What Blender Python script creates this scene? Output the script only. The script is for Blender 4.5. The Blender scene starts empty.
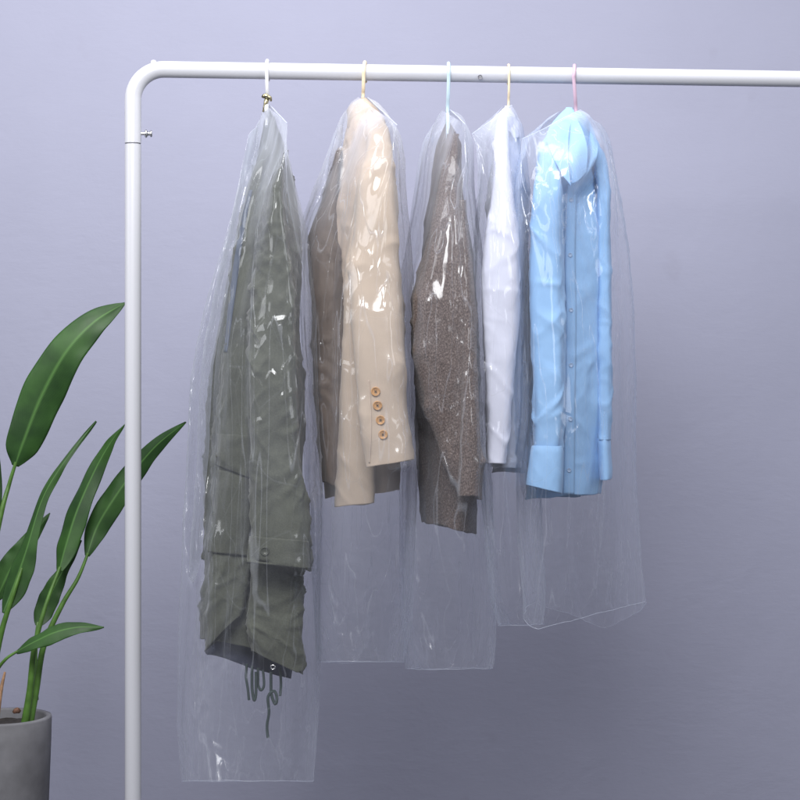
import bpy, math, random
import numpy as np
from mathutils import Vector
from mathutils.bvhtree import BVHTree

random.seed(7)
S = bpy.context.scene
COL = S.collection
D = 3.5            # camera distance to the rack's left post
CH = 1.2           # camera height
U = 0.002          # metres per photo pixel at the rack

def P(px, py, Y=0.0):
    s = (D + Y) / D
    return np.array(((px - 400) * U * s, Y, CH + (400 - py) * U * s))

def barY(px):      # depth of the rail above a photo column
    return 0.11 * (px - 133) / 667.0

# ------------------------------------------------------------------ noise
_rs = np.random.RandomState(11)
_perm = _rs.permutation(512)
_perm = np.concatenate([_perm, _perm, _perm])
_g = _rs.normal(size=(512, 3)); _g /= np.linalg.norm(_g, axis=1)[:, None]

def noise(p):
    p = np.asarray(p, float)
    i = np.floor(p).astype(int); f = p - i
    u = f * f * f * (f * (f * 6 - 15) + 10)
    i = i & 511
    out = 0
    for dx in (0, 1):
        for dy in (0, 1):
            for dz in (0, 1):
                h = _perm[_perm[_perm[(i[..., 0] + dx) & 511] + ((i[..., 1] + dy) & 511)] + ((i[..., 2] + dz) & 511)]
                g = _g[h]
                d = g[..., 0] * (f[..., 0] - dx) + g[..., 1] * (f[..., 1] - dy) + g[..., 2] * (f[..., 2] - dz)
                w = (u[..., 0] if dx else 1 - u[..., 0]) * (u[..., 1] if dy else 1 - u[..., 1]) * (u[..., 2] if dz else 1 - u[..., 2])
                out = out + w * d
    return out * 1.6

def ridged(p, k=6.0):
    return 1.0 / (1.0 + (k * noise(p)) ** 2)      # sharp crests where the noise crosses zero

# ------------------------------------------------------------------ objects
def tag(o, label=None, cat=None, group=None, kind=None):
    if label: o['label'] = label
    if cat: o['category'] = cat
    if group: o['group'] = group
    if kind: o['kind'] = kind
    return o

def empty(name, loc, rz=0.0):
    o = bpy.data.objects.new(name, None)
    o.empty_display_size = 0.05
    COL.objects.link(o)
    o.location = loc
    o.rotation_euler = (0, 0, rz)
    return o

def build(name, V, F, mat, parent=None, smooth=True, local=False):
    V = np.asarray(V, float)
    if parent is not None and not local:
        o_ = np.array(parent_world(parent))
        V = V - o_
    me = bpy.data.meshes.new(name)
    me.from_pydata([tuple(v) for v in V], [], [tuple(int(i) for i in f) for f in F])
    me.update()
    if smooth:
        me.polygons.foreach_set('use_smooth', [True] * len(me.polygons))
    me.materials.append(mat)
    ob = bpy.data.objects.new(name, me)
    COL.objects.link(ob)
    if parent is not None:
        ob.parent = parent
    return ob

def parent_world(o):
    l = Vector((0, 0, 0))
    while o is not None:
        l = l + o.location
        o = o.parent
    return l

def solid(o, t, off=0.0):
    m = o.modifiers.new('thickness', 'SOLIDIFY'); m.thickness = t; m.offset = off
    return o

def grid_faces(nr, nc, closed=True):
    F = []
    m = nc if closed else nc - 1
    for r in range(nr - 1):
        for c in range(m):
            a = r * nc + c; b = r * nc + (c + 1) % nc
            F.append((a, b, b + nc, a + nc))
    return F

def grid_normals(G, closed=True):
    if closed:
        du = np.roll(G, -1, 1) - np.roll(G, 1, 1)
    else:
        du = np.gradient(G, axis=1)
    dv = np.gradient(G, axis=0)
    n = np.cross(du, dv)
    n /= (np.linalg.norm(n, axis=2, keepdims=True) + 1e-9)
    return n

def smooth_rows(A, t):
    """Catmull-Rom (monotone parameter) through control rows A at parameters 0..K-1"""
    K = A.shape[0]
    i = np.clip(np.floor(t).astype(int), 0, K - 2); f = (t - i)
    sh = (-1,) + (1,) * (A.ndim - 1)
    f = f.reshape(sh)
    p0 = A[np.clip(i - 1, 0, K - 1)]; p1 = A[i]; p2 = A[i + 1]; p3 = A[np.clip(i + 2, 0, K - 1)]
    m1 = (p2 - p0) * .5; m2 = (p3 - p1) * .5
    # limit overshoot
    d = np.abs(p2 - p1) * 2.0
    m1 = np.clip(m1, -d, d); m2 = np.clip(m2, -d, d)
    return (2*f**3-3*f**2+1)*p1 + (f**3-2*f**2+f)*m1 + (-2*f**3+3*f**2)*p2 + (f**3-f**2)*m2

def quad_loft(rows, nv, nu, n_exp):
    """rows: list of (F, R, B, L) each (px, py, Y); n_exp: per-row superellipse exponent.
    ring order F -> R -> B -> L; returns grid (nv, nu, 3) in metres"""
    A = np.array([[P(*q) for q in r] for r in rows])
    K = len(A)
    seg = np.linalg.norm(np.diff(A, axis=0), axis=2).mean(axis=1)
    cum = np.concatenate([[0], np.cumsum(seg)]); cum /= cum[-1]
    t = np.interp(np.linspace(0, 1, nv), cum, np.arange(K))
    B = smooth_rows(A, t)
    ne = np.interp(t, np.arange(K), n_exp)
    q = nu // 4
    G = np.zeros((nv, q * 4, 3))
    for s in range(4):
        a = B[:, s]; b = B[:, (s + 1) % 4]
        C = (B[:, 0] + B[:, 2]) * .5 if False else B.mean(axis=1)
        for j in range(q):
            th = j / q * math.pi / 2
            e = 2.0 / ne
            ca = np.abs(math.cos(th)) ** e; sb = np.abs(math.sin(th)) ** e
            G[:, s * q + j] = C + (a - C) * ca[:, None] + (b - C) * sb[:, None]
    return G

def displace(G, fn, closed=True, mask=None):
    N = grid_normals(G, closed)
    # make normals point outwards
    C = G.mean(axis=1, keepdims=True)
    sgn = np.sign(((G - C) * N).sum(axis=2).mean())
    N = N * (sgn if sgn != 0 else 1)
    d = fn(G)
    if mask is not None: d = d * mask
    return G + N * d[..., None]

def ring_rows(spec):
    """spec rows (py, xl, xr, Y, b, skew) -> quad rows"""
    out = []
    for r in spec:
        py, xl, xr, Y, b = r[:5]; sk = r[5] if len(r) > 5 else 0
        c = (xl + xr) / 2
        out.append(((c + sk, py, Y - b), (xr, py, Y), (c - sk, py, Y + b), (xl, py, Y)))
    return out

def loft_obj(name, rows, nv, nu, ne, mat, parent, fn=None, thick=0.0015, cap_top=False, fade=0.04, hem=(0, 0), ragged=2.0):
    if not hasattr(ne, '__len__'): ne = [ne] * len(rows)
    G = quad_loft(rows, nv, nu, ne)
    if fn is not None:
        m = np.clip(np.linspace(0, 1, nv) / fade, 0, 1)[:, None]
        G = displace(G, fn, True, m)
    # the hem: slants (hem = photo pixels lower at its left / right) and waves a little
    last = G[-1]; x0, x1 = last[:, 0].min(), last[:, 0].max()
    sx = (G[..., 0] - x0) / (x1 - x0 + 1e-9); sx = np.clip(sx, 0, 1)
    wv = np.linspace(0, 1, nv)[:, None] ** 3
    dz = hem[0] * (1 - sx) + hem[1] * sx + ragged * noise(np.stack([G[..., 0] * 22, G[..., 1] * 14, G[..., 2] * 0 + len(name)], -1))
    G[..., 2] -= dz * U * wv
    V = G.reshape(-1, 3); F = grid_faces(nv, G.shape[1])
    if cap_top:
        V = np.vstack([V, G[0].mean(axis=0)]); k = len(V) - 1
        for c in range(G.shape[1]):
            F.append((k, (c + 1) % G.shape[1], c))
    o = build(name, V, F, mat, parent)
    if thick: solid(o, thick)
    o['_g'] = 0
    del o['_g']
    o_tree[o.name] = BVHTree.FromPolygons([Vector(v) for v in V], [tuple(int(i) for i in f) for f in F])
    top = parent
    while top.parent is not None: top = top.parent
    trees.setdefault(top.name, []).append(o_tree[o.name])
    return o
o_tree = {}
trees = {}

def blur(A, k):
    for _ in range(k):
        A = (np.roll(A, 1, 1) + 2 * A + np.roll(A, -1, 1)) / 4
        P_ = np.pad(A, ((1, 1), (0, 0)), mode='edge'); A = (P_[:-2] + 2 * A + P_[2:]) / 4
    return A

def cling(G, garment, gap=.004):
    """push the film off the cloth inside it, so that it lies on the garment instead of cutting it"""
    N = grid_normals(G); C = G.mean(axis=1, keepdims=True)
    need = np.zeros(G.shape[:2]); Yc = C[:, 0, 1]
    for i in range(G.shape[0]):
        for j in range(G.shape[1]):
            x, y, z = G[i, j]
            front = y < Yc[i]
            o_ = Vector((x, -1.2 if front else 1.1, z)); d_ = Vector((0, 1 if front else -1, 0))
            for t in trees[garment]:
                h = t.ray_cast(o_, d_)
                if h[0] is not None:
                    dd = (y - h[0].y) + gap if front else (h[0].y - y) + gap
                    if dd > need[i, j]: need[i, j] = min(dd, .12)
    m = need.copy()
    for _ in range(5):
        P_ = np.pad(m, ((1, 1), (0, 0)), mode='edge')
        m = np.maximum.reduce([m, np.roll(m, 1, 1), np.roll(m, -1, 1), P_[:-2], P_[2:]])
    m = np.maximum(blur(m, 7), need)
    m = blur(m, 1)
    sg = np.where(G[..., 1] < Yc[:, None], -1, 1)
    G[..., 1] += sg * m
    return G


CAM = Vector((0, -D, CH))
def hit(o, px, py, default=None):
    d = (Vector(P(px, py, 0)) - CAM).normalized()
    h = o_tree[o.name].ray_cast(CAM, d)
    if h[0] is None: return default
    return h[0]

def patch(name, o, rows, mat, parent, off=0.003, thick=0.0015, nr=24, nc=16, bulge=0.0, edge_py=None):
    """cloth piece lying on part o; rows: list of ((xl,pyl),(xr,pyr)) top to bottom, photo columns"""
    A = np.array([[r[0], r[1]] for r in rows], float)   # K,2,2
    t = np.linspace(0, len(rows) - 1, nr)
    B = smooth_rows(A, t)
    G = np.zeros((nr, nc, 3)); miss = []
    for i in range(nr):
        for j in range(nc):
            s = j / (nc - 1)
            q = B[i, 0] * (1 - s) + B[i, 1] * s
            h = hit(o, q[0], q[1])
            if h is None:
                miss.append((i, j, q)); G[i, j] = np.nan
            else:
                d = (CAM - h).normalized()
                G[i, j] = np.array(h + d * (off + bulge * math.sin(math.pi * s) * math.sin(math.pi * min(1, i / (nr - 1)))))
    if miss:
        ok = ~np.isnan(G[..., 1])
        ym = np.nanmean(G[..., 1])
        for i, j, q in miss:
            row = np.where(ok[i])[0]
            Y = G[i, row[np.argmin(abs(row - j))], 1] + 0.004 if len(row) else ym
            G[i, j] = P(q[0], q[1], Y)
    # relax depth
    for _ in range(2):
        Yd = G[..., 1].copy()
        Yd[1:-1, 1:-1] = (G[1:-1, 1:-1, 1] * 2 + G[:-2, 1:-1, 1] + G[2:, 1:-1, 1] + G[1:-1, :-2, 1] + G[1:-1, 2:, 1]) / 6
        G[..., 1] = np.minimum(Yd, G[..., 1] + .0005)
    ob = build(name, G.reshape(-1, 3), grid_faces(nr, nc, False), mat, parent)
    solid(ob, thick, 0)
    o_tree[ob.name] = BVHTree.FromPolygons([Vector(v) for v in G.reshape(-1, 3)], grid_faces(nr, nc, False))
    top = parent
    while top.parent is not None: top = top.parent
    trees.setdefault(top.name, []).append(o_tree[ob.name])
    return ob

def tube_mesh(pts, rad, n=12, cap=True):
    pts = np.asarray(pts, float)
    if not hasattr(rad, '__len__'): rad = [rad] * len(pts)
    V = []; F = []
    up = None
    for i, p in enumerate(pts):
        t = pts[min(i + 1, len(pts) - 1)] - pts[max(i - 1, 0)]
        t = t / (np.linalg.norm(t) + 1e-12)
        if up is None:
            a = np.array((0, 1, 0.)) if abs(t[1]) < .9 else np.array((1., 0, 0))
            up = np.cross(t, a); up /= np.linalg.norm(up)
        up = up - t * np.dot(up, t); up /= np.linalg.norm(up)
        w = np.cross(t, up)
        for k in range(n):
            th = 2 * math.pi * k / n
            V.append(p + rad[i] * (math.cos(th) * up + math.sin(th) * w))
    F = grid_faces(len(pts), n)
    if cap:
        k0 = len(V); V = V + V[:n] + V[(len(pts) - 1) * n:len(pts) * n]
        F.append(tuple(k0 + k for k in range(n - 1, -1, -1)))
        F.append(tuple(k0 + n + k for k in range(n)))
    return np.array(V), F

def spline(pts, n):
    A = np.array(pts, float)
    return smooth_rows(A, np.linspace(0, len(A) - 1, n))

def lathe(profile, n=32, axis='z', c=(0, 0, 0)):
    V = []; 
    for r, h in profile:
        for k in range(n):
            th = 2 * math.pi * k / n
            if axis == 'z': V.append((c[0] + r * math.cos(th), c[1] + r * math.sin(th), c[2] + h))
            elif axis == 'y': V.append((c[0] + r * math.cos(th), c[1] + h, c[2] + r * math.sin(th)))
            else: V.append((c[0] + h, c[1] + r * math.cos(th), c[2] + r * math.sin(th)))
    F = grid_faces(len(profile), n)
    return np.array(V), F

def join(parts):
    V = []; F = []; k = 0
    for v, f in parts:
        V.append(np.asarray(v)); F += [tuple(i + k for i in q) for q in f]; k += len(v)
    return np.vstack(V), F

# ------------------------------------------------------------------ materials
def new_mat(name):
    m = bpy.data.materials.new(name); m.use_nodes = True
    nt = m.node_tree
    for n in list(nt.nodes): nt.nodes.remove(n)
    out = nt.nodes.new('ShaderNodeOutputMaterial')
    return m, nt, out

def nd(nt, t, **kw):
    n = nt.nodes.new(t)
    for k, v in kw.items():
        if k.startswith('i_'):
            key = k[2:].replace('_', ' ')
            n.inputs[key].default_value = v
        else:
            setattr(n, k, v)
    return n

def coords(nt, scale=(1, 1, 1)):
    tc = nd(nt, 'ShaderNodeTexCoord'); mp = nd(nt, 'ShaderNodeMapping')
    mp.inputs['Scale'].default_value = scale
    nt.links.new(tc.outputs['Object'], mp.inputs['Vector'])
    return mp.outputs['Vector']

def tex(nt, vec, scale, detail=3, rough=.5, dist=0.0, typ='FBM'):
    n = nd(nt, 'ShaderNodeTexNoise')
    n.inputs['Scale'].default_value = scale; n.inputs['Detail'].default_value = detail
    n.inputs['Roughness'].default_value = rough; n.inputs['Distortion'].default_value = dist
    nt.links.new(vec, n.inputs['Vector'])
    return n.outputs['Fac']

def ramp(nt, fac, stops):
    r = nd(nt, 'ShaderNodeValToRGB')
    e = r.color_ramp.elements
    while len(e) > 1: e.remove(e[-1])
    e[0].position = stops[0][0]; e[0].color = (*stops[0][1], 1)
    for p, c in stops[1:]:
        x = e.new(p); x.color = (*c, 1)
    nt.links.new(fac, r.inputs['Fac'])
    return r.outputs['Color']

def bump(nt, h, strength, dist, nrm=None):
    b = nd(nt, 'ShaderNodeBump'); b.inputs['Strength'].default_value = strength; b.inputs['Distance'].default_value = dist
    nt.links.new(h, b.inputs['Height'])
    if nrm is not None: nt.links.new(nrm, b.inputs['Normal'])
    return b.outputs['Normal']

def ridge(nt, fac, w=.05):
    """bright thin line where the noise is near .5"""
    a = nd(nt, 'ShaderNodeMath', operation='SUBTRACT'); nt.links.new(fac, a.inputs[0]); a.inputs[1].default_value = .5
    b = nd(nt, 'ShaderNodeMath', operation='ABSOLUTE'); nt.links.new(a.outputs[0], b.inputs[0])
    c = nd(nt, 'ShaderNodeMapRange'); c.inputs['From Min'].default_value = 0; c.inputs['From Max'].default_value = w
    c.inputs['To Min'].default_value = 1; c.inputs['To Max'].default_value = 0
    c.interpolation_type = 'SMOOTHSTEP'
    nt.links.new(b.outputs[0], c.inputs['Value'])
    return c.outputs['Result']

def crumple(nt, vec, scale, w=.03, warp=.35):
    """straight crossing creases: thin lines along the borders of jittered cells"""
    no = nd(nt, 'ShaderNodeTexNoise'); no.inputs['Scale'].default_value = scale * .6; no.inputs['Detail'].default_value = 0
    nt.links.new(vec, no.inputs['Vector'])
    mx = nd(nt, 'ShaderNodeVectorMath', operation='MULTIPLY_ADD'); nt.links.new(no.outputs['Color'], mx.inputs[0])
    mx.inputs[1].default_value = (warp / scale,) * 3; nt.links.new(vec, mx.inputs[2])
    vo = nd(nt, 'ShaderNodeTexVoronoi', feature='DISTANCE_TO_EDGE'); vo.inputs['Scale'].default_value = scale
    nt.links.new(mx.outputs[0], vo.inputs['Vector'])
    c = nd(nt, 'ShaderNodeMapRange'); c.inputs['From Min'].default_value = 0; c.inputs['From Max'].default_value = w
    c.inputs['To Min'].default_value = 1; c.inputs['To Max'].default_value = 0
    nt.links.new(vo.outputs['Distance'], c.inputs['Value'])
    return c.outputs['Result']

def scale3(c, k): return tuple(min(1, x * k) for x in c)

def cloth(name, col, rough=.85, var=.12, sheen=.1, crease=.6, crease_scale=14, weave=.25, stretch=.45, weave_scale=420):
    m, nt, out = new_mat(name)
    p = nd(nt, 'ShaderNodeBsdfPrincipled')
    nt.links.new(p.outputs[0], out.inputs[0])
    v = coords(nt, (1, 1, stretch)); v2 = coords(nt)
    f = tex(nt, v2, 9, 4)
    fine = tex(nt, v2, weave_scale, 2)
    mx = nd(nt, 'ShaderNodeMath', operation='ADD'); nt.links.new(f, mx.inputs[0])
    ml = nd(nt, 'ShaderNodeMath', operation='MULTIPLY'); nt.links.new(fine, ml.inputs[0]); ml.inputs[1].default_value = .6
    nt.links.new(ml.outputs[0], mx.inputs[1])
    c = ramp(nt, mx.outputs[0], [(.5, scale3(col, 1 - var)), (1.1 if False else 1.0, scale3(col, 1 + var))])
    nt.links.new(c, p.inputs['Base Color'])
    p.inputs['Roughness'].default_value = rough
    p.inputs['Sheen Weight'].default_value = sheen
    p.inputs['Specular IOR Level'].default_value = .25
    n1 = bump(nt, ridge(nt, tex(nt, v, crease_scale, 2, .5, .15), .05), crease * .35, .003)
    n2 = bump(nt, tex(nt, v, crease_scale * 2.2, 4, .55, .4), crease * .8, .004, n1)
    n2 = bump(nt, crumple(nt, v, crease_scale * 1.5, .22, .9), crease * .55, .003, n2)
    n3 = bump(nt, fine, weave, .0006, n2)
    nt.links.new(n3, p.inputs['Normal'])
    return m

def knit(name):
    m, nt, out = new_mat(name)
    p = nd(nt, 'ShaderNodeBsdfPrincipled')
    nt.links.new(p.outputs[0], out.inputs[0])
    v = coords(nt)
    vd = coords(nt, (1, 1, .55))
    f = tex(nt, vd, 500, 2, .6)
    c = ramp(nt, f, [(.30, (.05, .035, .030)), (.48, (.108, .078, .068)), (.60, (.165, .128, .115)), (.74, (.27, .225, .205))])
    nt.links.new(c, p.inputs['Base Color'])
    p.inputs['Roughness'].default_value = .95
    p.inputs['Specular IOR Level'].default_value = .1
    p.inputs['Sheen Weight'].default_value = .12
    w = nd(nt, 'ShaderNodeTexWave', wave_type='BANDS', bands_direction='Z')
    w.inputs['Scale'].default_value = 52; w.inputs['Distortion'].default_value = 2.6; w.inputs['Detail Scale'].default_value = 2.0
    mp = nd(nt, 'ShaderNodeMapping'); mp.inputs['Rotation'].default_value = (0, .45, 0)
    nt.links.new(v, mp.inputs['Vector']); nt.links.new(mp.outputs[0], w.inputs['Vector'])
    n1 = bump(nt, w.outputs['Fac'], .15, .003)
    n2 = bump(nt, f, .8, .002, n1)
    nt.links.new(n2, p.inputs['Normal'])
    return m

def plain(name, col, rough=.5, metal=0.0, bumpy=0.0, bscale=60, spec=.5, var=.05, coat=0):
    m, nt, out = new_mat(name)
    p = nd(nt, 'ShaderNodeBsdfPrincipled')
    nt.links.new(p.outputs[0], out.inputs[0])
    v = coords(nt)
    f = tex(nt, v, bscale, 4)
    c = ramp(nt, f, [(.3, scale3(col, 1 - var)), (.7, scale3(col, 1 + var))])
    nt.links.new(c, p.inputs['Base Color'])
    p.inputs['Roughness'].default_value = rough; p.inputs['Metallic'].default_value = metal
    p.inputs['Specular IOR Level'].default_value = spec; p.inputs['Coat Weight'].default_value = coat
    if bumpy:
        nt.links.new(bump(nt, f, bumpy, .002), p.inputs['Normal'])
    return m

def film(name, haze=.06, seed=0.0, crinkle=1.0):
    """thin clear polythene: clear transmission, a gloss from both sides and a little milky scatter"""
    m, nt, out = new_mat(name)
    tr = nd(nt, 'ShaderNodeBsdfTransparent'); tr.inputs[0].default_value = (.993, .994, .998, 1)
    gl = nd(nt, 'ShaderNodeBsdfGlossy'); gl.inputs['Roughness'].default_value = .14; gl.inputs[0].default_value = (.95, .97, 1, 1)
    df = nd(nt, 'ShaderNodeBsdfDiffuse'); df.inputs[0].default_value = (.84, .885, 1, 1)
    tl = nd(nt, 'ShaderNodeBsdfTranslucent'); tl.inputs[0].default_value = (.84, .885, 1, 1)
    mk = nd(nt, 'ShaderNodeMixShader'); mk.inputs[0].default_value = .5
    nt.links.new(df.outputs[0], mk.inputs[1]); nt.links.new(tl.outputs[0], mk.inputs[2])
    tc = nd(nt, 'ShaderNodeTexCoord'); mp = nd(nt, 'ShaderNodeMapping')
    mp.inputs['Location'].default_value = (seed, seed * .7, 0); mp.inputs['Scale'].default_value = (1, 1, .28)
    nt.links.new(tc.outputs['Object'], mp.inputs['Vector'])
    mp2 = nd(nt, 'ShaderNodeMapping'); mp2.inputs['Location'].default_value = (seed, 0, seed)
    nt.links.new(tc.outputs['Object'], mp2.inputs['Vector'])
    mp3 = nd(nt, 'ShaderNodeMapping'); mp3.inputs['Location'].default_value = (seed * 1.3, seed, 0); mp3.inputs['Scale'].default_value = (1, 1, .07)
    nt.links.new(tc.outputs['Object'], mp3.inputs['Vector'])
    long_ = ridge(nt, tex(nt, mp3.outputs[0], 26, 1, .5, .05), .014)
    mp4 = nd(nt, 'ShaderNodeMapping'); mp4.inputs['Location'].default_value = (seed, 0, seed); mp4.inputs['Scale'].default_value = (1, 1, .45); mp4.inputs['Rotation'].default_value = (0, .18, 0)
    nt.links.new(tc.outputs['Object'], mp4.inputs['Vector'])
    fr2 = crumple(nt, mp4.outputs[0], 30, .09, .6)
    fr3 = crumple(nt, mp4.outputs[0], 13, .012, .5)
    where = tex(nt, mp2.outputs[0], 6.5, 2)
    wr = nd(nt, 'ShaderNodeMapRange'); wr.inputs['From Min'].default_value = .52; wr.inputs['From Max'].default_value = .72
    nt.links.new(where, wr.inputs['Value'])
    fm = nd(nt, 'ShaderNodeMath', operation='MULTIPLY'); nt.links.new(fr2, fm.inputs[0]); nt.links.new(wr.outputs[0], fm.inputs[1])
    n1 = bump(nt, tex(nt, mp.outputs[0], 16, 2), .5, .006)
    n2 = bump(nt, long_, .6 * crinkle, .0016, n1)
    n3 = bump(nt, fm.outputs[0], .6 * crinkle, .003, n2)
    nt.links.new(n3, gl.inputs['Normal'])
    lw = nd(nt, 'ShaderNodeLayerWeight'); lw.inputs['Blend'].default_value = .5
    # milky part: thin head on, thicker along the slant
    pw = nd(nt, 'ShaderNodeMath', operation='POWER'); nt.links.new(lw.outputs['Facing'], pw.inputs[0]); pw.inputs[1].default_value = 3.0
    h1 = nd(nt, 'ShaderNodeMath', operation='MULTIPLY_ADD'); nt.links.new(pw.outputs[0], h1.inputs[0]); h1.inputs[1].default_value = .34; h1.inputs[2].default_value = haze
    sm = nd(nt, 'ShaderNodeMath', operation='MULTIPLY_ADD'); nt.links.new(tex(nt, mp.outputs[0], 7, 1), sm.inputs[0]); sm.inputs[1].default_value = 1.6; sm.inputs[2].default_value = .15
    h2 = nd(nt, 'ShaderNodeMath', operation='MULTIPLY'); nt.links.new(h1.outputs[0], h2.inputs[0]); nt.links.new(sm.outputs[0], h2.inputs[1])
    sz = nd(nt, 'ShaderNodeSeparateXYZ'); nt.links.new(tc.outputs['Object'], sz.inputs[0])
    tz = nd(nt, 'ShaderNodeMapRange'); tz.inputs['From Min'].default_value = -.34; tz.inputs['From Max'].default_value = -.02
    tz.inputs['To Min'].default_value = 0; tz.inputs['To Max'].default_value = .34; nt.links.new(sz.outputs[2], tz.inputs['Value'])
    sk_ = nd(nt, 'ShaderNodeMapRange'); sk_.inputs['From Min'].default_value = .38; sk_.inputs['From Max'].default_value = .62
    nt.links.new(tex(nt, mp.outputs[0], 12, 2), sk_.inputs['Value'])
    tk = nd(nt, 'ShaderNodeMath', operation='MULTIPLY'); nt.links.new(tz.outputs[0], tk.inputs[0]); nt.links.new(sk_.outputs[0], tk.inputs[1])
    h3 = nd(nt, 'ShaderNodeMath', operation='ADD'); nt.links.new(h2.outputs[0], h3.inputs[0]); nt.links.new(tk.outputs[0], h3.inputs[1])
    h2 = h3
    cr = nd(nt, 'ShaderNodeMath', operation='MULTIPLY_ADD'); nt.links.new(long_, cr.inputs[0]); cr.inputs[1].default_value = .17; nt.links.new(h2.outputs[0], cr.inputs[2])
    cr2 = nd(nt, 'ShaderNodeMath', operation='MULTIPLY_ADD'); nt.links.new(fr3, cr2.inputs[0]); cr2.inputs[1].default_value = .07; nt.links.new(cr.outputs[0], cr2.inputs[2])
    cr = cr2
    cr.use_clamp = True
    a = nd(nt, 'ShaderNodeMixShader'); nt.links.new(cr.outputs[0], a.inputs[0]); nt.links.new(tr.outputs[0], a.inputs[1]); nt.links.new(mk.outputs[0], a.inputs[2])
    fr = nd(nt, 'ShaderNodeFresnel'); fr.inputs['IOR'].default_value = 1.5
    fk = nd(nt, 'ShaderNodeMath', operation='MULTIPLY'); nt.links.new(fr.outputs[0], fk.inputs[0]); fk.inputs[1].default_value = 1.6
    fc = nd(nt, 'ShaderNodeMath', operation='MINIMUM'); nt.links.new(fk.outputs[0], fc.inputs[0]); fc.inputs[1].default_value = .055
    b = nd(nt, 'ShaderNodeMixShader'); nt.links.new(fc.outputs[0], b.inputs[0]); nt.links.new(a.outputs[0], b.inputs[1]); nt.links.new(gl.outputs[0], b.inputs[2])
    nt.links.new(b.outputs[0], out.inputs[0])
    return m

def leaf_mat():
    m, nt, out = new_mat('leaf_green')
    p = nd(nt, 'ShaderNodeBsdfPrincipled')
    nt.links.new(p.outputs[0], out.inputs[0])
    v = coords(nt)
    uv = nd(nt, 'ShaderNodeUVMap')
    sep = nd(nt, 'ShaderNodeSeparateXYZ'); nt.links.new(uv.outputs[0], sep.inputs[0])
    # midrib: |u-.5| small
    a = nd(nt, 'ShaderNodeMath', operation='SUBTRACT'); nt.links.new(sep.outputs[0], a.inputs[0]); a.inputs[1].default_value = .5
    b = nd(nt, 'ShaderNodeMath', operation='ABSOLUTE'); nt.links.new(a.outputs[0], b.inputs[0])
    rib = ramp(nt, b.outputs[0], [(.0, (.9, .9, .9)), (.025, (.5, .5, .5)), (.06, (0, 0, 0))])
    base = ramp(nt, tex(nt, v, 14, 3), [(.35, (.016, .052, .012)), (.65, (.034, .098, .020))])
    # side veins
    w = nd(nt, 'ShaderNodeTexWave', wave_type='BANDS', bands_direction='Y'); w.inputs['Scale'].default_value = 12
    w.inputs['Distortion'].default_value = .6
    cm = nd(nt, 'ShaderNodeCombineXYZ'); 
    sk = nd(nt, 'ShaderNodeMath', operation='MULTIPLY_ADD'); nt.links.new(b.outputs[0], sk.inputs[0]); sk.inputs[1].default_value = -.5; nt.links.new(sep.outputs[1], sk.inputs[2])
    nt.links.new(sk.outputs[0], cm.inputs[1]); nt.links.new(cm.outputs[0], w.inputs['Vector'])
    mix = nd(nt, 'ShaderNodeMix', data_type='RGBA'); nt.links.new(rib, mix.inputs[0]); nt.links.new(base, mix.inputs[6]); mix.inputs[7].default_value = (.085, .2, .05, 1)
    nt.links.new(mix.outputs[2], p.inputs['Base Color'])
    p.inputs['Roughness'].default_value = .5
    p.inputs['Specular IOR Level'].default_value = .4
    p.inputs['Subsurface Weight'].default_value = 0
    nt.links.new(bump(nt, w.outputs['Fac'], .07, .0015), p.inputs['Normal'])
    return m

def wall_mat():
    m, nt, out = new_mat('lilac_plaster')
    p = nd(nt, 'ShaderNodeBsdfPrincipled'); nt.links.new(p.outputs[0], out.inputs[0])
    v = coords(nt)
    vs = coords(nt, (.35, 1, 1))
    c = ramp(nt, tex(nt, v, 1.3, 5, .6), [(.3, (.332, .342, .45)), (.7, (.362, .372, .487))])
    spots = tex(nt, v, 9, 2, .5)
    sp = ramp(nt, spots, [(.70, (1, 1, 1)), (.78, (.95, .945, .94))])
    mix = nd(nt, 'ShaderNodeMix', data_type='RGBA', blend_type='MULTIPLY'); mix.inputs[0].default_value = .7
    nt.links.new(c, mix.inputs[6]); nt.links.new(sp, mix.inputs[7])
    nt.links.new(mix.outputs[2], p.inputs['Base Color'])
    p.inputs['Roughness'].default_value = .75; p.inputs['Specular IOR Level'].default_value = .25
    n1 = bump(nt, tex(nt, vs, 70, 4, .6), .18, .004)
    n2 = bump(nt, tex(nt, v, 5, 4, .6, .5), .15, .02, n1)
    nt.links.new(n2, p.inputs['Normal'])
    return m

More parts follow.
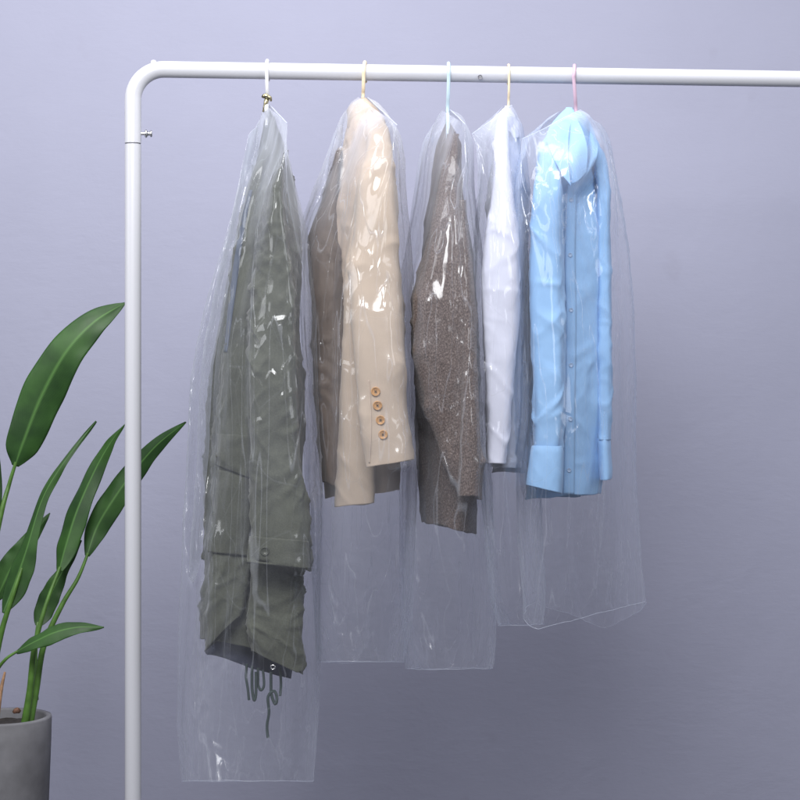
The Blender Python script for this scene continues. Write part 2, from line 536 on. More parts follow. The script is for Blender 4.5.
M = dict(
    wall=wall_mat(),
    floor=plain('grey_concrete_floor', (.09, .09, .10), .7, bumpy=.2, bscale=12),
    white=plain('white_powder_coat', (.55, .56, .61), .32, bumpy=.03, bscale=300, var=.01),
    seam=plain('joint_grey', (.25, .25, .28), .6),  # plain darker grey of the joint rings and the rail rivet
    chrome=plain('chrome', (.75, .75, .76), .14, 1.0, var=.02),
    brass=plain('tarnished_brass', (.42, .38, .25), .28, 1.0, var=.3, bscale=200),
    olive=cloth('olive_cotton', (.072, .077, .061), .88, .35, .15, 1.0, 15, .3),
    navy=cloth('navy_lining', (.035, .04, .07), .7, .1, .05, .7, 14),
    navy_blue=cloth('slate_blue_facing', (.075, .095, .14), .7, .1, .05, .7, 14),
    beige=cloth('beige_wool', (.465, .38, .305), .85, .05, .15, .25, 7, .2),
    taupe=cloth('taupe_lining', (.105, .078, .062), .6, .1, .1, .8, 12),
    beige_back=cloth('beige_wool_back', (.50, .405, .33), .85, .06, .15, .5, 10, .2),
    knit=knit('brown_melange_knit'),
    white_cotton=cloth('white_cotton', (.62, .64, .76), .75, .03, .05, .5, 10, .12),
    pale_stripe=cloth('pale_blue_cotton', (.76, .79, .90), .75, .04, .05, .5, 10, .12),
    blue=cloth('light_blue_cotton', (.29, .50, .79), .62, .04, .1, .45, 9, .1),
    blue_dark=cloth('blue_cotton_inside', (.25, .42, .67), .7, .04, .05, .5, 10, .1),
    button_tan=plain('tan_horn_button', (.50, .27, .10), .3, var=.3, bscale=150),
    button_blue=plain('blue_button', (.38, .5, .68), .3),
    button_olive=plain('olive_snap', (.06, .065, .05), .35),
    cream=plain('cream_plastic', (.78, .66, .47), .35, var=.03),
    ice=plain('pale_blue_plastic', (.50, .64, .72), .3, var=.03),
    pink=plain('dusty_pink_plastic', (.56, .40, .50), .35, var=.03),
    clear_white=plain('white_plastic', (.78, .79, .83), .3, var=.02),
    cord=plain('green_cord', (.035, .055, .055), .8, bumpy=.6, bscale=500),
    leaf=leaf_mat(),
    stem=plain('green_stalk', (.075, .17, .03), .4, bumpy=.2, bscale=40, var=.25),
    pot=plain('grey_concrete', (.17, .17, .185), .8, bumpy=.35, bscale=11, var=.35),
    soil=plain('dark_soil', (.03, .025, .022), .95, bumpy=1.0, bscale=90, var=.5),
    bark=plain('reddish_bark', (.14, .07, .045), .8, bumpy=.8, bscale=160, var=.5),
    wood=plain('dry_cane', (.36, .21, .12), .7, bumpy=.4, bscale=90, var=.3),
)

# ------------------------------------------------------------------ setting
WY = 1.15
def sheet(name, corners, n, mat, kind):
    a, b, c, d = [np.array(q, float) for q in corners]
    G = np.array([[a*(1-u)*(1-v)+b*u*(1-v)+c*u*v+d*(1-u)*v for u in np.linspace(0, 1, n)] for v in np.linspace(0, 1, n)])
    o = build(name, G.reshape(-1, 3), grid_faces(n, n, False), mat)
    return tag(o, kind=kind)
w_ = build('wall', *join([((( -4, WY, -.05), (4, WY, -.05), (4, WY, 3.4), (-4, WY, 3.4), (-4, WY+.12, -.05), (4, WY+.12, -.05), (4, WY+.12, 3.4), (-4, WY+.12, 3.4)),
      [(0, 1, 2, 3), (5, 4, 7, 6), (3, 2, 6, 7), (1, 5, 6, 2), (4, 0, 3, 7), (4, 5, 1, 0)])]), M['wall'], smooth=False)
tag(w_, 'lilac grey painted plaster wall behind the clothes rack', 'wall', kind='structure')
fl = build('floor', [(-4, -4.5, 0), (4, -4.5, 0), (4, WY, 0), (-4, WY, 0)], [(0, 1, 2, 3)], M['floor'], smooth=False)
tag(fl, 'grey concrete floor under the clothes rack and planter', 'floor', kind='structure')

# ------------------------------------------------------------------ clothes rack
RX, RY = P(133, 400)[0], 0.0
rz = math.atan2(0.11, P(800, 79, .11)[0] - RX)
rack = empty('clothes_rack', (RX, RY, 0), rz)
tag(rack, 'white metal tube clothes rack with rounded corner and chrome side screw', 'clothes rack')
r = .0165; ztop = CH + 331 * U; W = 1.72; br = .062
zs = CH + (400 - 144) * U
def arc(cx, cz, a0, a1, n=14):
    return [(cx + br * math.cos(t), 0, cz + br * math.sin(t)) for t in np.linspace(a0, a1, n)]
path = [(0, 0, zs + .0015)] + [(0, 0, zs + .02)] + arc(br, ztop - br, math.pi, math.pi / 2) + [(x, 0, ztop) for x in np.linspace(.2, W - .2, 12)] + arc(W - br, ztop - br, math.pi / 2, 0) + [(W, 0, zs + .02), (W, 0, zs + .0015)]
build('rail', *tube_mesh(path, r, 32), M['white'], rack, local=True)
for x in (0, W):
    build('post', *tube_mesh([(x, 0, .03), (x, 0, .6), (x, 0, zs - .0012)], r * .99, 32), M['white'], rack, local=True)
    build('joint_ring', *tube_mesh([(x, 0, zs - .004), (x, 0, zs + .004)], r * .9, 32), M['seam'], rack, local=True)
    build('foot', *tube_mesh([(x, -.24, .018), (x, .24, .018)], .018, 24), M['white'], rack, local=True)
build('lower_bar', *tube_mesh([(.0, 0, .12), (W, 0, .12)], .0125, 24), M['white'], rack, local=True)
# wing screw on the right of the left post
zk = CH + (400 - 133.5) * U
screw = build('side_screw', *tube_mesh([(r - .003, 0, zk), (r + .009, 0, zk)], .0032, 16), M['chrome'], rack, local=True)
build('screw_knob', *join([lathe([(0, .007), (.0065, .007), (.0085, .0085), (.0085, .0105), (.0065, .012), (.004, .0135), (.004, .0165), (.0068, .0185), (.0068, .0205), (.005, .022), (0, .022)], 24, 'x', (r, 0, zk))]), M['chrome'], screw, local=True)
# small cap on the bend and dimple in the rail
bx, bz = .041, ztop - br + math.sqrt(br**2 - (.062 - .041)**2) + r
build('stop_bolt', *lathe([(.006, -.003), (.006, .002), (.0045, .005), (0, .006)], 20, 'z', (bx, 0, bz)), M['white'], rack, local=True)
xd = P(479, 76, barY(479))[0] - RX
build('rail_rivet', *lathe([(.0045, -.0015), (.0045, .0005), (.003, .0018), (0, .002)][::-1], 20, 'y', (xd / math.cos(rz), -r - .0002, ztop - .009)), M['seam'], rack, local=True)

# ------------------------------------------------------------------ hangers
def hanger(px, mat, label, neck_py, lean=0.0, hr=.0032, spread=.17, drop=.075, shift=0.0, open_=True):
    Y0 = barY(px)
    zt = ztop
    root = empty('clothes_hanger', (P(px, 69, Y0)[0], Y0, P(px, neck_py, Y0)[2]))
    tag(root, label, 'hanger', 'plastic hangers hooked over the white rail')
    R = .0165 + hr + .0006
    zn = P(px, neck_py, Y0)[2]; x0 = P(px, 69, Y0)[0]
    pts = [(x0 + lean, Y0, zn), (x0 + lean * .9, Y0 - .001, zn + .012)]
    zl = zt - .022
    if zl - zn > .03: pts.append((x0 + lean * .5, Y0 - .012, (zn + .012 + zl) / 2))
    for a in np.linspace(-150, 40, 16):       # from front below, over the top to the back
        t = math.radians(180 + a + 0) if False else math.radians(a)
        # angle measured so -90 = front, 0 = top, +90 = back
        yy = Y0 + R * math.sin(t) ; zz = zt + R * math.cos(t)
        if a < -115: continue
        pts.append((x0 + shift * (a + 100) / 140, yy, zz))
    pts.append((x0 + shift, Y0 + R * .98, zt - .004))
    pts.append((x0 + shift, Y0 + R * 1.25, zt - .016))
    sp = spline(pts, 60)
    V, F = tube_mesh(sp, [hr] * 56 + [hr, hr * .98, hr * .9, hr * .6], 14)
    build('hook', V, F, mat, root)
    arms = [(x0 + lean, Y0 - spread, zn - drop - .03), (x0 + lean, Y0 - spread * .6, zn - drop * .62 - .02), (x0 + lean, Y0 - .03, zn - .016), (x0 + lean, Y0, zn - .004),
            (x0 + lean, Y0 + .03, zn - .016), (x0 + lean, Y0 + spread * .6, zn - drop * .62 - .02), (x0 + lean, Y0 + spread, zn - drop - .03)]
    V, F = tube_mesh(spline(arms, 40), .004, 12)
    build('shoulder_bar', V, F, mat, root)
    return root

hanger(267.5, M['clear_white'], 'white hanger holding the olive parka, leftmost on the rail', 103, hr=.0036, spread=.02, drop=.02)
hanger(364, M['cream'], 'cream hanger holding the beige blazer', 99, lean=-.002, hr=.0036, spread=.08, drop=.1, shift=.003)
hanger(448.5, M['ice'], 'pale blue hanger holding the brown knitted sweater', 112, lean=-.002, hr=.0038, spread=.08, drop=.12)
hanger(508.5, M['cream'], 'cream hanger holding the white shirt', 106, hr=.0026, spread=.08, drop=.11)
hanger(573, M['pink'], 'dusty pink hanger holding the light blue shirt', 113, lean=.006, hr=.0036, spread=.07, drop=.12, shift=.004)

# ------------------------------------------------------------------ garments
def crease(p, ang, f, stretch=.22, k=5, jit=0.0):
    """sharp creases running along a direction tilted by ang from the vertical"""
    c_, s_ = math.cos(ang), math.sin(ang)
    a = p[..., 0] * c_ + p[..., 2] * s_
    b = -p[..., 0] * s_ + p[..., 2] * c_
    q = np.stack([a * f, p[..., 1] * f * .7, b * f * stretch + jit], -1)
    return 1 - np.minimum(1, np.abs(noise(q + jit)) * k) ** .7

def folds(long_amp=.006, crease_amp=.0022, lf=16, cf=26, seed=0.0, zs_=.16, cz=.75, low=.004):
    def fn(G):
        p = G + seed
        w = np.stack([noise(p * 7), noise(p * 7 + 31), noise(p * 7 + 67)], -1) * .016
        q = p + w
        a = noise(q * np.array((lf, lf, lf * zs_))) * long_amp
        a2 = -np.abs(noise(q * np.array((lf * 1.3, lf * 1.3, lf * .12)) + 4)) * long_amp * .8
        m1 = np.clip(noise(p * 9 + 3) * 1.6 + .45, 0, 1); m2 = np.clip(noise(p * 9 + 13) * 1.6 + .45, 0, 1)
        b = crease(q, .75, cf * .9, .25, 4, 1.7) * m1 + crease(q, -.85, cf, .25, 4, 5.1) * m2 + crease(q, 1.35, cf * 1.1, .3, 4, 8.3) * m1 * m2
        d = noise(p * np.array((6, 6, 4.))) * low
        e = noise(q * cf * 1.6) * crease_amp * .35
        return a + a2 + (b - .6) * crease_amp * 1.3 + d + e
    return fn

def bodyrows(neck, shF, shB, spec):
    """neck (px,py,Y), shoulder points; spec rows (py, xl, xr, Y, b, skew)"""
    n = neck
    rows = [((shF[0], shF[1], shF[2]), (n[0] + 1, n[1], n[2]), shB, (n[0] - 1, n[1], n[2]))]
    return rows + ring_rows(spec)

# ---- olive parka
px0, Y0 = 267, barY(267)
parka = empty('parka', tuple(P(267, 120, Y0)))
tag(parka, 'crumpled olive green parka with flap pockets and hanging drawstrings, leftmost garment', 'jacket', 'garments hanging in clear bags')
body = loft_obj('body', bodyrows((269, 110, Y0), (279, 150, Y0 - .13), (256, 165, Y0 + .17), [
    (170, 256, 291, Y0, .14, 4), (215, 243, 299, Y0, .17, 4), (270, 232, 301, Y0, .17, 6), (340, 222, 301, Y0, .17, 8), (420, 214, 302, Y0, .16, 8),
    (500, 211, 303, Y0, .14, 6), (580, 206, 302, Y0, .13, 5), (630, 202, 301, Y0, .13, 5), (662, 201, 298, Y0, .13, 5)]),
    200, 128, [1.2, 1.6, 2, 2, 2, 2, 2, 2, 2, 2], M['olive'], parka, folds(.012, .004, 16, 24, 1.0, low=.008), hem=(-24, -6))
lining = loft_obj('lining', ring_rows([(560, 206, 298, Y0 + .02, .10), (630, 204, 296, Y0 + .02, .10), (676, 206, 292, Y0 + .02, .10)]), 40, 64, 2.2, M['navy'], parka, folds(.008, .003, 16, 24, 3.0), hem=(-24, 3))
# front panel of the near side hanging lower right, over the body
front_r = loft_obj('front_panel', ring_rows([(470, 250, 302, Y0 - .12, .03), (520, 247, 303, Y0 - .13, .035), (580, 246, 305, Y0 - .13, .035), (640, 246, 301, Y0 - .13, .035), (662, 248, 298, Y0 - .13, .032)]),
    90, 72, 3.3, M['olive'], parka, folds(.006, .006, 16, 24, 5.0, low=.006), hem=(-10, 12))
front_l = loft_obj('front_panel', ring_rows([(150, 262, 266, Y0 - .08, .01), (175, 250, 264, Y0 - .09, .02), (220, 238, 262, Y0 - .10, .025, 2), (300, 226, 256, Y0 - .12, .03), (400, 217, 256, Y0 - .12, .035), (500, 213, 254, Y0 - .12, .035), (560, 208, 252, Y0 - .12, .035), (620, 204, 248, Y0 - .12, .035), (640, 203, 244, Y0 - .12, .03)]),
    190, 72, 3.3, M['olive'], parka, folds(.007, .0045, 14, 24, 7.0, low=.006), fade=.1, hem=(12, -22))
sl = loft_obj('sleeve', ring_rows([(150, 276, 281, Y0 - .14, .01), (175, 267, 285, Y0 - .15, .03), (220, 258, 289, Y0 - .17, .04), (290, 250, 297, Y0 - .19, .045), (360, 247, 300, Y0 - .2, .045), (430, 249, 302, Y0 - .2, .045), (500, 250, 307, Y0 - .2, .045), (540, 250, 309, Y0 - .2, .045), (564, 249, 310, Y0 - .2, .045)]),
    200, 96, 3.3, M['olive'], parka, folds(.007, .0055, 15, 26, 9.0, low=.006), fade=.06, hem=(-4, 6))
slb = loft_obj('sleeve', ring_rows([(165, 252, 262, Y0 + .17, .01), (190, 246, 268, Y0 + .18, .03), (280, 226, 264, Y0 + .2, .045), (400, 206, 256, Y0 + .2, .045), (480, 204, 254, Y0 + .2, .045), (560, 202, 252, Y0 + .2, .045)]),
    100, 64, 3.3, M['olive'], parka, folds(.008, .003, 15, 28, 12.0), fade=.06)
hood = loft_obj('collar', ring_rows([(150, 284, 288, Y0 - .03, .008), (172, 279, 292, Y0 - .04, .03), (200, 276, 294, Y0 - .05, .035), (225, 276, 299, Y0 - .05, .035), (243, 282, 301, Y0 - .05, .03), (252, 289, 299, Y0 - .05, .02)]),
    50, 48, 2, M['olive'], parka, folds(.005, .003, 16, 30, 15.0), fade=.2)
cuff = patch('cuff', sl, [((250, 536), (308, 541)), ((247.5, 552), (310, 556)), ((247, 562), (310.5, 569))], M['olive'], sl, .004, .003, 14, 30)
sn = hit(cuff, 265, 551)
def button(name, c, rad, mat, parent, holes=True, d=.003):
    c = np.array(c) + np.array((0, -.0025, 0))
    V, F = lathe([(0, .0), (rad * .55, .0), (rad * .68, -d * .3), (rad * .8, -d * .8), (rad * .93, -d * .9), (rad, -d * .4), (rad, d)], 28, 'y', c)
    b = build(name, V, F, mat, parent)
    return b
button('snap', sn, .0085, M['button_olive'], cuff)
pocket = patch('pocket', front_l, [((217, 470), (252, 474)), ((212, 520), (251, 520)), ((208, 552), (250, 556))], M['olive'], front_l, .005, .003, 24, 20, .006)
flap = patch('pocket_flap', front_l, [((218, 434), (251, 436)), ((217, 450), (252, 455)), ((215, 464), (252, 479))], M['olive'], front_l, .010, .003, 20, 24, .004)
patch('facing', front_l, [((249, 190), (252.5, 190)), ((239, 232), (244, 232)), ((230, 290), (236, 290)), ((224, 352), (227, 352))], M['navy_blue'], front_l, .003, .001, 40, 4)
g = hit(front_r, 273, 667) or Vector(P(273, 667, Y0 - .16))
ey = build('eyelet', *lathe([(.0028, -.001), (.0035, -.0018), (.0048, -.0018), (.0055, 0), (.0055, .001)], 24, 'y', np.array(g) + np.array((0, -.002, 0))), M['chrome'], front_r)
cords = [[(247, 664), (246, 676), (248, 690), (249, 700)], [(252, 666), (252, 686), (254, 700), (256, 694), (256, 672)], [(258, 668), (258, 684), (261, 690), (264, 685), (263, 670)],
         [(271, 672), (271, 692), (275, 704), (277, 698), (274, 691), (268, 697), (269, 712), (267, 726), (268, 738)], [(280, 668), (281, 684), (280, 696)]]
for k, c in enumerate(cords):
    yy = Y0 - .125 + .006 * (k % 3)
    sp = spline([P(a, b, yy + .002 * math.sin(i * 2.1)) for i, (a, b) in enumerate(c)], 40)
    dr = build('drawstring', *tube_mesh(sp, .0026 + .0003 * (k % 2), 10), M['cord'], parka)
# clip at the top of the hanger
clip = build('bag_clip', *join([tube_mesh(spline([P(262, 97, Y0 - .02), P(266, 96, Y0 - .024), P(270, 98, Y0 - .024), (P(271, 101, Y0 - .02))], 14), [.002, .003, .0045, .005, .0055, .005, .0045, .004, .004, .004, .0035, .003, .0025, .002], 12),
        tube_mesh(spline([P(267, 99, Y0 - .02), P(265, 105, Y0 - .022), P(263, 112, Y0 - .02)], 12), [.004, .0045, .005, .0045, .004, .0035, .003, .003, .0025, .002, .002, .0015], 10)]), M['brass'])
tag(clip, 'small crumpled gold metal clip at the neck of the leftmost bag', 'clip')

# ---- beige blazer
Y0 = barY(364)
blazer = empty('blazer', tuple(P(364, 100, Y0)))
tag(blazer, 'beige tailored blazer with four tan buttons on its cuff', 'jacket', 'garments hanging in clear bags')
bb = loft_obj('body', bodyrows((363, 103, Y0), (388, 134, Y0 - .13), (342, 150, Y0 + .16), [
    (120, 350, 377, Y0, .10, 2), (150, 342, 388, Y0, .14, 3), (210, 330, 394, Y0, .16, 4), (280, 323, 398, Y0, .16, 5), (380, 321, 402, Y0, .15, 5), (450, 322, 402, Y0 , .14, 5), (490, 324, 400, Y0 , .13, 5)]),
    180, 120, [1.3, 1.6, 2, 2, 2, 2, 2, 2], M['beige_back'], blazer, folds(.010, .003, 15, 20, 21.0), hem=(8, 0))
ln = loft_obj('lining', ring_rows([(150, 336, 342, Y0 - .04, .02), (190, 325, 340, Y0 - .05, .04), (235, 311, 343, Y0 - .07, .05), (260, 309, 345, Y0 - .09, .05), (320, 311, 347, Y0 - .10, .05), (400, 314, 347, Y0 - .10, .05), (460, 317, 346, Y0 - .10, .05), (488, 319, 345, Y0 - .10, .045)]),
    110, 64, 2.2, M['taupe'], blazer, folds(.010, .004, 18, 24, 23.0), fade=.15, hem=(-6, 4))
fp = loft_obj('front_panel', ring_rows([(142, 358, 370, Y0 - .10, .01), (170, 354, 372, Y0 - .12, .02), (240, 348, 374, Y0 - .13, .03), (310, 343, 376, Y0 - .14, .035), (400, 338, 377, Y0 - .14, .035), (460, 336, 376, Y0 - .14, .035), (505, 335, 375, Y0 - .14, .03)]),
    150, 72, 3.3, M['beige'], blazer, folds(.006, .0018, 14, 16, 25.0, low=.004), fade=.1, hem=(2, -2))
bs = loft_obj('sleeve', ring_rows([(118, 368, 382, Y0 - .09, .012), (130, 366, 388, Y0 - .14, .03), (145, 366, 391, Y0 - .165, .035), (175, 362, 394, Y0 - .185, .045), (215, 357, 397, Y0 - .2, .05), (280, 350, 402, Y0 - .21, .055), (340, 352, 405, Y0 - .215, .055), (400, 358, 408, Y0 - .215, .05), (440, 364, 410, Y0 - .215, .048), (464, 367, 411, Y0 - .215, .046)]),
    190, 96, 3.3, M['beige'], blazer, folds(.005, .0035, 9, 13, 27.0, low=.006), fade=.08, hem=(3, -4), ragged=.6)
bsr = loft_obj('sleeve', ring_rows([(148, 338, 350, Y0 + .15, .01), (175, 334, 356, Y0 + .18, .04), (280, 326, 366, Y0 + .2, .05), (400, 330, 372, Y0 + .2, .05), (462, 332, 374, Y0 + .2, .045)]),
    90, 64, 2.2, M['beige_back'], blazer, folds(.006, .002, 12, 16, 28.0), fade=.08)
nk = loft_obj('collar', ring_rows([(98, 362, 366, Y0, .006), (102, 355, 372, Y0, .03), (110, 348, 380, Y0, .05), (122, 347, 387, Y0, .07), (135, 348, 388, Y0, .085), (160, 352, 384, Y0, .07)]),
    40, 64, 2, M['beige'], blazer, folds(.005, .003, 14, 20, 29.0), fade=.1)
for (a, b) in ((375.6, 391.5), (377.5, 405.5), (380.5, 420), (383, 434.5)):
    h = hit(bs, a, b)
    bt = button('button', h, .0088, M['button_tan'], bs)
    q = np.array(h) + np.array((0, -.006, 0))
    build('thread', *join([tube_mesh([q + np.array((-.0022, 0, .0022)), q + np.array((.0022, 0, -.0022))], .0007, 8), tube_mesh([q + np.array((.0022, 0, .0022)), q + np.array((-.0022, 0, -.0022))], .0007, 8)]), M['soil'], bt)
# cuff vent line
patch('cuff_vent', bs, [((368, 380), (369.2, 380)), ((370.5, 420), (371.6, 420)), ((368.8, 463), (370, 463))], M['beige_back'], bs, .0022, .001, 30, 3)

# ---- brown sweater
Y0 = barY(448)
sweater = empty('sweater', tuple(P(447, 112, Y0)))
tag(sweater, 'brown melange knitted sweater with a tapering sleeve', 'sweater', 'garments hanging in clear bags')
loft_obj('body', bodyrows((448, 122, Y0), (456, 150, Y0 - .12), (438, 165, Y0 + .15), [
    (150, 437, 460, Y0, .11, 2), (190, 431, 463, Y0, .15, 2), (240, 424, 471, Y0, .17, 3), (300, 413, 475, Y0, .17, 4), (370, 412, 477, Y0, .16, 5), (440, 415, 478, Y0, .15, 5), (500, 419, 477, Y0, .14, 5), (528, 421, 477, Y0, .135, 5)]),
    180, 120, [1.3, 1.6, 2, 2, 2, 2, 2, 2, 2], M['knit'], sweater, folds(.010, .002, 14, 14, 41.0), hem=(-6, 6))
loft_obj('sleeve', ring_rows([(134, 447, 459, Y0 - .12, .012), (150, 442, 461, Y0 - .14, .03), (190, 434, 464, Y0 - .17, .045), (235, 425, 470, Y0 - .19, .055), (300, 410, 474, Y0 - .2, .06), (350, 410, 477, Y0 - .2, .06), (400, 419, 479, Y0 - .2, .055), (440, 432, 480, Y0 - .2, .05), (475, 449, 481, Y0 - .2, .042), (497, 457, 481, Y0 - .2, .035)]),
    180, 96, 3.3, M['knit'], sweater, folds(.010, .005, 12, 12, 43.0, low=.008), fade=.08, hem=(0, 2))
loft_obj('sleeve', ring_rows([(160, 434, 444, Y0 + .14, .012), (190, 432, 454, Y0 + .17, .04), (300, 420, 468, Y0 + .2, .05), (400, 424, 470, Y0 + .2, .05), (500, 440, 470, Y0 + .2, .035)]),
    80, 64, 3.3, M['knit'], sweater, folds(.009, .002, 12, 12, 44.0), fade=.08)
loft_obj('placket', ring_rows([(200, 459, 466, Y0 - .21, .012), (300, 460, 474, Y0 - .245, .022), (400, 461, 478, Y0 - .25, .022), (460, 459, 480, Y0 - .245, .024), (496, 458, 480, Y0 - .24, .026)]),
    100, 40, 2.0, M['knit'], sweater, folds(.003, .001, 12, 12, 46.0), fade=.08)

# ---- white shirt
Y0 = barY(508)
ws = empty('shirt', tuple(P(508, 108, Y0)))
tag(ws, 'narrow hanging white shirt between the brown sweater and the light blue shirt', 'shirt', 'garments hanging in clear bags')
loft_obj('body', bodyrows((508, 110, Y0), (516, 142, Y0 - .12), (498, 148, Y0 + .13), [
    (135, 496, 516, Y0, .10, 2), (175, 490, 522, Y0, .14, 2), (230, 486, 526, Y0, .15, 3), (320, 488, 530, Y0, .15, 4), (400, 488, 530, Y0, .14, 5), (468, 490, 522, Y0, .13, 4)]),
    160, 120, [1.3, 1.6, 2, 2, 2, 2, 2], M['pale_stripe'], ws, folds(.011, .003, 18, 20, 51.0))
loft_obj('sleeve', ring_rows([(116, 501, 508, Y0 - .10, .012), (135, 494, 511, Y0 - .13, .03), (170, 491, 513, Y0 - .16, .04), (215, 487, 517, Y0 - .18, .045), (270, 481, 522, Y0 - .19, .05), (320, 482, 522, Y0 - .19, .05), (360, 483, 518, Y0 - .19, .05), (400, 484, 514, Y0 - .19, .045), (440, 485, 510, Y0 - .19, .04), (463, 484, 507, Y0 - .19, .038)]),
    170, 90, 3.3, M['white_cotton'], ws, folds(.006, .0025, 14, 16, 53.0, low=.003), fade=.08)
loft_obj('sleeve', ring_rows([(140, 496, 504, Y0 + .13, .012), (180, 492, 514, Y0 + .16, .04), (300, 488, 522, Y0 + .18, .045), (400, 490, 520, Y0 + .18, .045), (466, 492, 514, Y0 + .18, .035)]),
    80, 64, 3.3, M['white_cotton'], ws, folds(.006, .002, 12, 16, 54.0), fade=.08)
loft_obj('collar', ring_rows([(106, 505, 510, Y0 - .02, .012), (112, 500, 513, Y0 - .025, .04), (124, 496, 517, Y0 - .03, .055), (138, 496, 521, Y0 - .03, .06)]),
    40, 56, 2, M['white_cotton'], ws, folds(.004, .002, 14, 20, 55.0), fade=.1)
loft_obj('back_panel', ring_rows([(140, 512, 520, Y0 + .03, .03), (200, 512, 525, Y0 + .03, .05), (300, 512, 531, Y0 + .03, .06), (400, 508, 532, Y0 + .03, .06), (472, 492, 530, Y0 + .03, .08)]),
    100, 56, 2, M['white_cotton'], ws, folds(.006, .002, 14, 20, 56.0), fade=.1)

# ---- light blue shirt
Y0 = barY(574)
bsq = empty('shirt', tuple(P(572, 115, Y0)))
tag(bsq, 'light blue button shirt with open collar, rightmost garment', 'shirt', 'garments hanging in clear bags')
bodyB = loft_obj('body', bodyrows((572, 122, Y0), (545, 150, Y0 - .10), (598, 150, Y0 + .12), [
    (140, 550, 596, Y0, .07, -8), (165, 541, 604, Y0, .10, -10), (220, 536, 608, Y0, .12, -8), (300, 532, 609, Y0, .12, -6), (400, 530, 608, Y0, .12, -5), (470, 529, 603, Y0, .11, -5), (494, 528, 599, Y0, .11, -5)]),
    170, 128, [1.3, 1.7, 2.2, 2.4, 2.4, 2.4, 2.4, 2.4], M['blue'], bsq, folds(.008, .0025, 14, 16, 61.0, low=.005), hem=(5, -1))
slL = loft_obj('sleeve', ring_rows([(142, 543, 550, Y0 - .09, .012), (152, 537, 556, Y0 - .12, .03), (185, 534, 562, Y0 - .15, .045), (230, 531, 563, Y0 - .16, .05), (300, 530, 566, Y0 - .17, .05), (370, 532, 567, Y0 - .17, .05), (420, 532, 566, Y0 - .17, .046), (450, 532, 562, Y0 - .17, .042)]),
    170, 96, 3.3, M['blue'], bsq, folds(.007, .0035, 12, 16, 63.0, low=.005), fade=.08)
cuL = loft_obj('cuff', ring_rows([(446, 532, 562, Y0 - .17, .043), (452, 530.5, 563.5, Y0 - .17, .046), (475, 528, 563, Y0 - .17, .047), (488, 527, 562, Y0 - .17, .046)]), 30, 72, 3.3, M['blue'], slL, folds(.003, .0008, 10, 16, 64.0, low=.002), thick=.0025, hem=(-3, 6), ragged=.5)
slR = loft_obj('sleeve', ring_rows([(146, 590, 598, Y0 - .01, .012), (158, 592, 606, Y0 - .03, .03), (200, 596, 611, Y0 - .05, .04), (280, 597, 612, Y0 - .05, .04), (360, 598, 611, Y0 - .05, .04), (440, 599, 610, Y0 - .05, .036)]),
    130, 64, 3.3, M['blue'], bsq, folds(.006, .002, 14, 18, 66.0), fade=.08)
cuR = loft_obj('cuff', ring_rows([(436, 599, 610, Y0 - .05, .037), (442, 598, 611, Y0 - .05, .040), (470, 599, 613, Y0 - .05, .042), (480, 600, 612, Y0 - .05, .042)]), 24, 48, 2.3, M['blue'], slR, folds(.002, .0008, 10, 16, 67.0), thick=.0025)
# inside of the back showing at the hem
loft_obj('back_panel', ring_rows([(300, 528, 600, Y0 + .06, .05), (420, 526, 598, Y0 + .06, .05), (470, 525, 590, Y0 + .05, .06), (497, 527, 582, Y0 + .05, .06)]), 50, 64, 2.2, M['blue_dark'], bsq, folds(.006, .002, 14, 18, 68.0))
plk = patch('placket', bodyB, [((567, 184), (577, 184)), ((565, 250), (575, 250)), ((566, 320), (576, 320)), ((565, 400), (575, 400)), ((563, 494), (574, 494))], M['blue'], bodyB, .005, .0025, 90, 6, .001)
for (a, b) in ((571, 200), (570, 255), (571, 310), (571, 365), (570.5, 419), (569, 470)):
    h = hit(plk, a, b)
    if h is not None: button('button', h, .0042, M['button_blue'], plk, d=.0015)
yoke = patch('yoke', bodyB, [((553, 126), (566, 122)), ((545, 138), (562, 138)), ((538, 148), (556, 152))], M['blue'], bodyB, .012, .002, 14, 14, .006)
# collar: stand plus two leaves modelled as folded cloth
def leafpiece(name, rows, mat, parent, thick=.002, nr=30, nc=24, seed=0.0, curl=.006):
    A = np.array([[P(*r[0]), P(*r[1]), P(*r[2])] for r in rows])
    B = smooth_rows(A, np.linspace(0, len(A) - 1, nr))
    G = np.transpose(smooth_rows(np.transpose(B, (1, 0, 2)), np.linspace(0, 2, nc)), (1, 0, 2))
    G[..., 1] += noise(G * np.array((22, 22, 10)) + seed) * curl
    ob = build(name, G.reshape(-1, 3), grid_faces(nr, nc, False), mat, parent)
    solid(ob, thick)
    top = parent
    while top.parent is not None: top = top.parent
    trees.setdefault(top.name, []).append(BVHTree.FromPolygons([Vector(v) for v in G.reshape(-1, 3)], grid_faces(nr, nc, False)))
    return ob
ya = Y0 - .10
T0 = Y0 - .03
col = leafpiece('collar', [((572, 108, T0), (570, 108, T0 - .002), (566, 109, T0)),
                     ((571.5, 118, ya + .03), (566, 117, ya + .028), (556, 119, ya + .035)),
                     ((569, 132, ya - .015), (560, 128, ya - .010), (549, 129, ya + .01)),
                     ((568, 148, ya - .052), (559, 144, ya - .048), (547, 140, ya - .025)),
                     ((568.5, 165, ya - .074), (562, 162, ya - .068), (552, 155, ya - .055)),
                     ((571, 186, ya - .082), (568, 182, ya - .080), (563, 176, ya - .074))], M['blue'], bsq, .0028, 50, 30, 3.3, .003)
